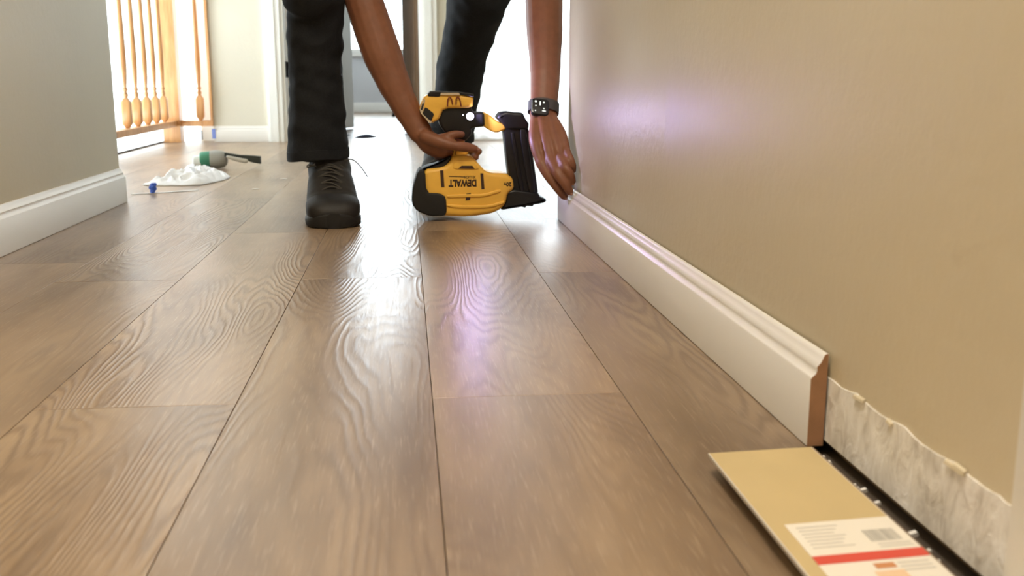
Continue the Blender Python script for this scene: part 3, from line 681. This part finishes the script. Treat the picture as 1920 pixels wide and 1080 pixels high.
# mouldings and slots on the housing
for c in ([(306, 646), (328, 646), (336, 758), (314, 760)], [(578, 666), (598, 666), (606, 772), (586, 774)], [(428, 634), (452, 612), (524, 612), (540, 636)], [(484, 802), (514, 798), (508, 846), (478, 850)]):
    MB().prism(N(c), YN - 0.0008, YN + 0.004).build('housing_slot', M['slot'], body)
for c in ([(352, 812), (470, 806), (600, 806), (712, 772), (716, 792), (604, 826), (470, 828), (354, 832)], [(352, 872), (480, 884), (640, 880), (738, 850), (742, 868), (644, 900), (480, 904), (352, 892)]):
    MB().prism(chaikin(N(c), 1, 0.2), YN - 0.003, YN + 0.006, 0.002).build('housing_ridge', M['yellow'], body, 35)
MB().prism(chaikin(N([(392, 640), (400, 600), (430, 584), (530, 584), (560, 612), (572, 640)]), 1, 0.2), YN - 0.002, YN + 0.004, 0.0015).build('raised_panel', M['yellow'], body, 35)
MB().prism(N([(428, 634), (452, 614), (524, 614), (540, 636)]), YN - 0.0028, YN + 0.001).build('housing_slot', M['slot'], body)
(u0, v1), (u1, v0) = N([(364, 708)])[0], N([(552, 756)])[0]
text_mesh('brand_lettering', 'DEWALT', M['slot'], body, u0, u1, v0, v1, YN, flip=True, bold=0.05)
(u0, v1), (u1, v0) = N([(470, 683)])[0], N([(547, 701)])[0]
text_mesh('small_lettering', 'XR LI-ION', M['slot'], body, u0, u1, v0, v1, YN, flip=True, bold=0.02)
MB().prism(N([(366, 684), (474, 688), (474, 693), (366, 689)]), YN - 0.0006, YN + 0.001).build('printed_line', M['slot'], body)
(u0, v1), (u1, v0) = N([(735, 726)])[0], N([(788, 754)])[0]
text_mesh('voltage_lettering', '20v', M['slot'], body, u0, u1, v0, v1, YN, flip=True, bold=0.03)
# the tool's own work light
ld = bpy.data.lights.new('tool_led', 'SPOT'); ld.energy = 2.0; ld.color = (0.62, 0.52, 1.0); ld.spot_size = math.radians(165); ld.spot_blend = 0.6; ld.shadow_soft_size = 0.006
lo = bpy.data.objects.new('tool_led', ld); COL.objects.link(lo); lo.location = (lx, YN - 0.012, lz); lo.rotation_euler = (-PI/2 - 0.25, 0, 0.95)

# ------------------------------------------------------------------ the person, bending over the tool
M['skin'] = noisy('skin', (0.225, 0.088, 0.044), 0.5, 60, 0.08, 0.15, 0.0008)
NT(M['skin']).b.inputs['Subsurface Weight'].default_value = 0.0
M['jean'] = noisy('charcoal_work_trousers', (0.012, 0.0135, 0.016), 0.85, 300, 0.25, 0.3, 0.0006, spec=0.3)
M['shoe'] = noisy('dark_shoe_leather', (0.011, 0.009, 0.008), 0.6, 120, 0.2, 0.3, 0.0006)
M['shoesuede'] = noisy('dark_suede', (0.017, 0.0145, 0.012), 0.75, 200, 0.2, 0.3, 0.0006)
M['sole'] = mat('black_sole_rubber', (0.007, 0.0065, 0.006), 0.6)
M['lace'] = mat('dark_lace', (0.05, 0.044, 0.036), 0.8)
M['shirt'] = noisy('dark_shirt', (0.03, 0.032, 0.036), 0.85, 200, 0.15)
M['hair'] = noisy('dark_hair', (0.015, 0.011, 0.009), 0.6, 150, 0.3)
M['nailm'] = mat('finger_nail', (0.42, 0.22, 0.15), 0.35)
def path(c): return [PY(x, y, Y) for x, y, Y in c]
px2m = lambda w, Y: w * Y / F
bodym = MB()
# left arm (by the wall)
AR = [(1020, -60, 2.475), (1020, 0, 2.47), (1021, 55, 2.465), (1022, 110, 2.45), (1022, 150, 2.43), (1020, 190, 2.405), (1019, 218, 2.385)]
bodym.sweep([(0.27, 2.56, 0.86), (0.30, 2.54, 0.76)] + path(AR[:1]), [0.052, 0.050, 0.044], [0.055, 0.052, 0.046])
bodym.sweep(path(AR), [px2m(w, 2.45) for w in (34, 35, 34, 30, 27.5, 26, 26)], [0.040, 0.042, 0.040, 0.034, 0.028, 0.024, 0.022])
# hand on the baseboard: back of the hand to the camera, fingers down
K = {'index': (1014, 305, 2.285), 'middle': (1032, 300, 2.275), 'ring': (1049, 293, 2.275), 'pinky': (1060, 279, 2.285)}
W0 = {'index': (1004, 222, 2.38), 'middle': (1014, 220, 2.375), 'ring': (1024, 220, 2.375), 'pinky': (1034, 222, 2.38)}
for f_ in K:
    k, w = K[f_], W0[f_]; m_ = tuple((a + b) / 2 for a, b in zip(k, w)); m_ = (m_[0] + (3 if f_ == 'pinky' else 0) - (6 if f_ == 'index' else 0), m_[1], m_[2] - 0.008)
    bodym.sweep(path([w, m_, k]), [0.013, 0.0145, 0.0115], [0.017, 0.016, 0.0115])
bodym.sweep(path([(1018, 225, 2.385), (1028, 262, 2.345), (1034, 292, 2.305)]), [0.028, 0.037, 0.030], [0.017, 0.015, 0.012])
fing = {'index': [K['index'], (1030, 331, 2.262), (1048, 355, 2.252), (1058, 368, 2.257)],
        'middle': [K['middle'], (1045, 324, 2.240), (1060, 346, 2.228), (1068, 359, 2.232)],
        'ring': [K['ring'], (1059, 312, 2.235), (1069, 327, 2.226), (1073, 340, 2.232)],
        'pinky': [K['pinky'], (1068, 294, 2.250), (1074, 308, 2.243), (1075, 320, 2.247)]}
FR = {'index': (0.0128, 0.0120, 0.0110, 0.0092), 'middle': (0.0126, 0.0120, 0.0110, 0.0092), 'ring': (0.0118, 0.011, 0.010, 0.0086), 'pinky': (0.0098, 0.0084, 0.0076, 0.0068)}
for f_ in fing: bodym.sweep(path(fing[f_]), FR[f_], n=12)
bodym.sweep(path([(1006, 232, 2.385), (1004, 265, 2.355), (1012, 300, 2.330), (1026, 328, 2.305), (1040, 346, 2.290)]), [0.014, 0.0145, 0.0125, 0.0108, 0.0085], n=12)
# right arm, holding the tool
AL = [(664, -60, 2.50), (682, 0, 2.48), (700, 55, 2.47), (716, 100, 2.46), (736, 150, 2.45), (756, 192, 2.44), (777, 230, 2.43), (790, 250, 2.425)]
bodym.sweep([(-0.13, 2.56, 0.86), (-0.135, 2.54, 0.76)] + path(AL[:1]), [0.052, 0.050, 0.046], [0.055, 0.052, 0.046])
bodym.sweep(path(AL), [px2m(w, 2.45) for w in (34, 35, 36, 36, 31, 26, 22.5, 22)], [0.042, 0.043, 0.042, 0.040, 0.034, 0.028, 0.023, 0.022])
bodym.sweep(path([(788, 248, 2.425), (806, 268, 2.425), (826, 279, 2.43), (842, 281, 2.44)]), [0.023, 0.027, 0.025, 0.018], [0.022, 0.026, 0.026, 0.020], side=(0.5, 0, 0.9))
bodym.sweep(path([(798, 256, 2.405), (822, 265, 2.388), (850, 273, 2.380), (874, 276, 2.384), (891, 279, 2.392)]), [0.017, 0.0155, 0.0125, 0.0118, 0.0092], n=12)
bodym.sweep(path([(820, 262, 2.41), (838, 257, 2.392), (852, 252, 2.388), (866, 252, 2.395)]), [0.013, 0.011, 0.0098, 0.0082], n=12)
bodym.sweep(path([(830, 270, 2.455), (862, 280, 2.482), (888, 282, 2.470), (898, 284, 2.440)]), [0.013, 0.0112, 0.0102, 0.0084], n=12)
bodym.sweep(path([(828, 284, 2.455), (860, 292, 2.484), (884, 294, 2.472), (892, 295, 2.444)]), [0.013, 0.011, 0.010, 0.0082], n=12)
bodym.sweep(path([(822, 292, 2.455), (850, 303, 2.484), (870, 305, 2.492)]), [0.012, 0.0095, 0.008], n=12)
# trunk, neck, head and hips above the picture, legs inside the trousers
bodym.sweep([(0.05, 2.88, 0.80), (0.055, 2.76, 0.87), (0.065, 2.62, 0.92), (0.07, 2.50, 0.90)], [0.15, 0.14, 0.155, 0.15], [0.11, 0.10, 0.11, 0.09])
bodym.sweep([(-0.13, 2.56, 0.86), (0.07, 2.54, 0.90), (0.27, 2.56, 0.86)], [0.052, 0.075, 0.052], side=(0, 1, 0))
bodym.sweep([(0.07, 2.50, 0.90), (0.07, 2.42, 0.87), (0.07, 2.36, 0.85)], [0.058, 0.055, 0.06])
bodym.sweep([(0.07, 2.40, 0.90), (0.07, 2.35, 0.84), (0.07, 2.30, 0.76), (0.07, 2.275, 0.735)], [0.055, 0.077, 0.070, 0.050], [0.07, 0.094, 0.082, 0.055])
bodym.sweep([(0.07, 2.250, 0.842), (0.07, 2.226, 0.812), (0.07, 2.216, 0.797)], [0.008, 0.012, 0.015], n=10)
for s_ in (-1, 1): bodym.sweep([(0.07 + s_ * 0.078, 2.37, 0.86), (0.07 + s_ * 0.083, 2.365, 0.825)], [0.012, 0.008], [0.022, 0.014], n=10)
LL = [(597, 292, 2.53), (595, 230, 2.52), (593, 170, 2.51), (592, 110, 2.495), (591, 50, 2.475), (592, 0, 2.455)]
RL = [(843, 262, 2.90), (850, 215, 2.875), (858, 170, 2.85), (868, 110, 2.81), (882, 55, 2.77), (895, 0, 2.72)]
bodym.sweep(path([(619, 345, 2.53), (617, 305, 2.53)] + LL[1:]) + [(-0.205, 2.42, 0.56), (-0.10, 2.66, 0.72), (-0.03, 2.85, 0.80)], [0.036, 0.040, 0.046, 0.050, 0.050, 0.050, 0.052, 0.056, 0.07, 0.085])
bodym.sweep(path([(835, 310, 2.90)] + RL) + [(0.20, 2.70, 0.58), (0.18, 2.80, 0.72), (0.13, 2.87, 0.80)], [0.036, 0.040, 0.046, 0.050, 0.050, 0.050, 0.052, 0.056, 0.07, 0.085])
person = fused('person', bodym, M['skin'], 0.0028, None, 5)
tag(person, 'person in dark trousers and watch bending down to nail the baseboard', 'person')

# trousers
def folds(p, n):
    a = mnoise.noise(Vector((p.x * 13, p.y * 13, p.z * 26 + p.x * 9))); b = mnoise.noise(Vector((p.x * 30 + 4, p.y * 30, p.z * 42 - p.x * 20)))
    return 0.0055 * a + 0.0025 * b
tm = MB()
l3 = path(LL) + [Vector((-0.212, 2.415, 0.56)), Vector((-0.10, 2.66, 0.73)), Vector((-0.02, 2.85, 0.80))]
tm.sweep(l3, [px2m(w, 2.51) for w in (56, 52, 48.5, 48, 49, 50)] + [0.066, 0.092, 0.11], [0.078, 0.074, 0.070, 0.068, 0.068, 0.068, 0.070, 0.092, 0.11], n=28, round_ends=False)
r3 = path(RL) + [Vector((0.20, 2.70, 0.58)), Vector((0.18, 2.80, 0.73)), Vector((0.12, 2.86, 0.80))]
tm.sweep(r3, [px2m(w, 2.8) for w in (46, 44, 43, 45, 48, 53)] + [0.082, 0.094, 0.11], [0.074, 0.070, 0.068, 0.068, 0.070, 0.074, 0.078, 0.092, 0.11], n=28, round_ends=False)
tm.sweep([(0.05, 2.93, 0.78), (0.05, 2.86, 0.82), (0.055, 2.78, 0.865)], [0.165, 0.17, 0.155], [0.12, 0.125, 0.115], n=28)
trousers = fused('trousers', tm, M['jean'], 0.006, person, 3, folds); trousers['label'] = 'dark charcoal work trousers'
def hem(c, rx, ry, tilt, name):
    mb = MB(); n = 36; R = []
    for dz, k in ((-0.004, 0.985), (-0.004, 1.03), (0.004, 1.045), (0.018, 1.04), (0.018, 0.99)):
        R.append([Vector((c.x + rx * k * math.cos(2*PI*j/n), c.y + ry * k * math.sin(2*PI*j/n), c.z + dz + tilt * math.cos(2*PI*j/n) + 0.002 * math.sin(6*PI*j/n))) for j in range(n)])
    R.append(R[0]); mb.rings(R, cap=False); return mb.build(name, M['jean'], trousers, 60)
hem(PY(597, 294, 2.53), px2m(55, 2.51), 0.078, 0.004, 'hem')
hem(PY(843, 262, 2.90), px2m(46, 2.8), 0.074, 0.0, 'hem')
# shirt over the trunk
sm = MB()
sm.sweep([(0.05, 2.86, 0.83), (0.055, 2.76, 0.88), (0.065, 2.62, 0.93), (0.07, 2.49, 0.905)], [0.175, 0.16, 0.17, 0.13], [0.13, 0.12, 0.125, 0.09], n=24)
for s_ in (-0.2, 0.2): sm.sweep([(0.07 + s_ * 0.6, 2.56, 0.885), (0.07 + s_, 2.56, 0.865), (0.07 + s_ * 1.08, 2.545, 0.77)], [0.07, 0.068, 0.062], [0.075, 0.07, 0.064], n=20)
sm.sweep([(-0.09, 2.56, 0.885), (0.07, 2.55, 0.905), (0.23, 2.56, 0.885)], [0.085, 0.10, 0.085], [0.08, 0.095, 0.08], side=(0, 1, 0), n=20)
shirt = fused('shirt', sm, M['shirt'], 0.008, person, 3, folds)
hm = MB().sweep([(0.07, 2.43, 0.915), (0.07, 2.37, 0.895), (0.07, 2.335, 0.872)], [0.066, 0.086, 0.078], [0.074, 0.094, 0.078], n=20)
fused('hair', hm, M['hair'], 0.006, person, 2, lambda p, n: 0.004 * mnoise.noise(p * 60))
# face
fn = Vector((0, -0.8, 0.6))
for s_ in (-1, 1):
    e_ = Vector((0.07 + s_ * 0.030, 2.263, 0.849))
    eye = MB().lathe([(0.0115 * math.sin(q_ * PI / 8), -0.0115 * math.cos(q_ * PI / 8)) for q_ in range(9)], e_, fn, 14).build('eye', M['toolwhite'], person, 60)
    MB().lathe([(0.0055, 0.0098), (0.0045, 0.0118), (0.0005, 0.0122)], e_, fn, 12).build('iris', M['hair'], eye, 60)
    MB().tube([e_ + Vector((-s_ * 0.012, -0.001, 0.020)), e_ + Vector((0, -0.001, 0.024)), e_ + Vector((s_ * 0.016, 0.006, 0.019))], 0.0034, 8).build('eyebrow', M['hair'], person, 60)
MB().sweep([(0.048, 2.234, 0.757), (0.07, 2.225, 0.760), (0.092, 2.234, 0.757)], [0.002, 0.005, 0.002], side=(0, 0.6, 0.8), n=10).build('lips', M['trigger'], person, 60)
# finger nails
def nail_at(tip, prev, r):
    a, b = PY(*prev), PY(*tip); d = (b - a).normalized(); nrm = (Vector((0, 0, H)) - b); nrm = (nrm - d * nrm.dot(d)).normalized(); sd = d.cross(nrm)
    c = b + nrm * r * 0.86 + d * r * 0.15; mb = MB(); rings = []
    for t in (-1, -0.5, 0.3, 0.9):
        w = (0.75, 0.9, 0.9, 0.6)[(-1, -0.5, 0.3, 0.9).index(t)]
        rings.append([c + d * (t * r * 0.75) + sd * (u * r * 0.62 * w) + nrm * ((-0.28 * u * u - 0.06 * t * t) * r + h_) for u, h_ in ((-1, -0.001), (-0.5, 0.0002), (0, 0.0003), (0.5, 0.0002), (1, -0.001))])
    mb.rings(rings); return mb.build('finger_nail', M['nailm'], person, 60)
for f_ in ('index', 'middle', 'ring'): nail_at(fing[f_][3], fing[f_][2], FR[f_][3])
nail_at((891, 279, 2.392), (874, 276, 2.384), 0.0092)

# watch on the left wrist
wc = PY(1012.5, 202, 2.366); wd = (PY(*AR[6]) - PY(*AR[4])).normalized(); wn = Vector((0.0, -1.0, -0.12)); wn = (wn - wd * wn.dot(wd)).normalized(); wsd = wd.cross(wn)
def rbox(mb, c, ex, ey, ez, hx, hy, hz, r, k=5):
    out = []
    for sx, sy, a0 in ((1, 1, 0), (-1, 1, 90), (-1, -1, 180), (1, -1, 270)):
        for i in range(k): a = math.radians(a0 + 90 * i / (k - 1)); out.append(((hx - r) * sx + r * math.cos(a), (hy - r) * sy + r * math.sin(a)))
    R = []
    for z, s in ((-hz, 0.9), (-hz * 0.5, 1), (hz * 0.55, 1), (hz * 0.9, 0.95), (hz, 0.88)): R.append([c + ex * x * s + ey * y * s + ez * z for x, y in out])
    return mb.rings(R)
M['wcase'] = mat('black_watch_case', (0.02, 0.02, 0.022), 0.25, 0.4); M['wscreen'] = mat('watch_screen', (0.004, 0.004, 0.006), 0.08)
M['wband'] = mat('dark_grey_band', (0.06, 0.055, 0.055), 0.6); M['wicon'] = mat('watch_icon', (0.7, 0.75, 0.75), 0.4, emit=(0.8, 0.88, 0.9), estr=0.7)
watch = rbox(MB(), wc, wsd, wd, wn, 0.0205, 0.0215, 0.0055, 0.008).build('smart_watch', M['wcase'], person, 40); watch['label'] = 'black square smart watch on the wrist'
rbox(MB(), wc + wn * 0.0052, wsd, wd, wn, 0.0182, 0.0192, 0.0008, 0.007).build('screen', M['wscreen'], watch, 40)
wp = PY(1019, 203, 2.394); mb = MB(); n = 32; R = []
for dz, k in ((-0.013, 1.0), (-0.013, 1.07), (0.013, 1.07), (0.013, 1.0)):
    R.append([wp + wsd * (0.0350 * k * math.cos(2*PI*j/n)) + wn * (0.0262 * k * math.sin(2*PI*j/n)) + wd * dz for j in range(n)])
R.append(R[0]); mb.rings(R, cap=False).build('watch_band', M['wband'], watch, 40)
e1 = wsd if wsd.x > 0 else -wsd; e2 = -wd if wd.z < 0 else wd
for u, v, r in ((-0.0115, 0.012, 0.0026), (0.0075, 0.0115, 0.0021), (-0.0115, -0.0115, 0.0016), (0.008, -0.004, 0.0018)):
    MB().lathe([(r, 0), (r, 0.0003)], wc + wn * 0.0060 + e1 * u + e2 * v, wn, 14).build('screen_icon', M['wicon'], watch)
for u, v, hx, hy in ((-0.001, 0.008, 0.0016, 0.005), (0.0085, -0.0105, 0.0042, 0.0014), (-0.011, 0.001, 0.0015, 0.0012)):
    MB().obox(wc + wn * 0.0062 + e1 * u + e2 * v, e1 * hx, e2 * hy, wn * 0.0002).build('screen_icon', M['wicon'], watch)

# shoes
def shoe(toe, heel, scale_w, name):
    toe, heel = Vector(toe), Vector(heel); d = (toe - heel); L = d.length; d.normalize(); s = Vector((d.y, -d.x, 0)); up = Vector((0, 0, 1)); w_ = scale_w
    def sec(t, hw, z0, z1, sq=2.6, n=28):
        c = heel + d * (t * L); zc = (z0 + z1) / 2; hh = (z1 - z0) / 2; R = []
        for j in range(n):
            a = 2 * PI * j / n; ca, sa = math.cos(a), math.sin(a); e = 2 / (sq if sa > 0 else 5)
            R.append(c + s * (hw * w_ * math.copysign(abs(ca) ** e, ca)) + up * (zc + hh * math.copysign(abs(sa) ** e, sa)))
        return R
    mb = MB()
    mb.rings([sec(t, hw, 0.016, z) for t, hw, z in ((0.0, 0.022, 0.06), (0.02, 0.034, 0.085), (0.08, 0.042, 0.105), (0.2, 0.047, 0.122), (0.35, 0.050, 0.136), (0.48, 0.052, 0.122), (0.60, 0.0545, 0.100), (0.72, 0.056, 0.079), (0.83, 0.0555, 0.068), (0.91, 0.051, 0.062), (0.965, 0.042, 0.054), (0.995, 0.024, 0.042))])
    mb.sweep([heel + d * (0.26 * L) + up * 0.06, heel + d * (0.25 * L) + up * 0.09, heel + d * (0.24 * L) + up * 0.118], [0.046 * w_, 0.0475 * w_, 0.0485 * w_], [0.066, 0.068, 0.068], side=s, n=24)
    upper = fused('shoe', mb, M['shoesuede'], 0.0035, person, 4, lambda p, n: 0.0012 * mnoise.noise(p * 45)); upper['label'] = 'dark lace-up shoe'
    so = MB().rings([[p for p in sec(t, hw, 0.0, z, 5)] for t, hw, z in ((-0.015, 0.020, 0.026), (0.0, 0.032, 0.028), (0.06, 0.045, 0.029), (0.2, 0.050, 0.028), (0.4, 0.050, 0.026), (0.6, 0.057, 0.025), (0.75, 0.060, 0.026), (0.87, 0.058, 0.027), (0.95, 0.048, 0.030), (0.995, 0.032, 0.033), (1.012, 0.015, 0.034))])
    so.build('sole', M['sole'], upper, 50)
    tc = MB().rings([sec(t, hw, 0.018, z) for t, hw, z in ((0.78, 0.0575, 0.073), (0.83, 0.0575, 0.070), (0.91, 0.053, 0.064), (0.965, 0.044, 0.056), (0.997, 0.026, 0.044), (1.004, 0.010, 0.035))])
    tc.build('toe_cap', M['shoe'], upper, 60)
    tg = []
    la = MB()
    zz = [(0.70, 0.083), (0.62, 0.097), (0.54, 0.112), (0.475, 0.124), (0.42, 0.133)]
    for i, (t, z) in enumerate(zz):
        c = heel + d * (t * L)
        la.tube([c - s * 0.030 * w_ + up * (z - 0.010), c + up * (z + 0.004) + d * 0.004, c + s * 0.030 * w_ + up * (z - 0.010)], 0.0022, 6)
        if i < len(zz) - 1:
            t2, z2 = zz[i + 1]; c2 = heel + d * (t2 * L)
            la.tube([c - s * 0.026 * w_ + up * (z - 0.006), (c + c2) / 2 + up * ((z + z2) / 2 + 0.004) + d * 0.003, c2 + s * 0.026 * w_ + up * (z2 - 0.006)], 0.0020, 6)
    la.build('laces', M['lace'], upper, 60)
    return upper
t1 = PZ(627, 429); h1_ = PZ(606, 368)
h1_ = t1 + (Vector((-0.1885, 2.525, 0)) - t1).normalized() * 0.30
sh1 = shoe(t1, h1_, 1.08, 'shoe')
MB().tube([PY(646, 302, 2.45), PY(660, 299, 2.44), PY(675, 311, 2.43), PY(689, 331, 2.42)], 0.0013, 6).build('lace_end', M['lace'], sh1, 60)
MB().tube([PY(592, 312, 2.45), PY(578, 309, 2.44), PY(577, 314, 2.44), PY(590, 308, 2.45)], 0.0016, 6).build('lace_loop', M['lace'], sh1, 60)
t2 = PZ(818, 386); h2 = t2 + Vector((0.10, 0.98, 0)).normalized() * 0.29
sh2 = shoe(t2, h2, 1.05, 'shoe')
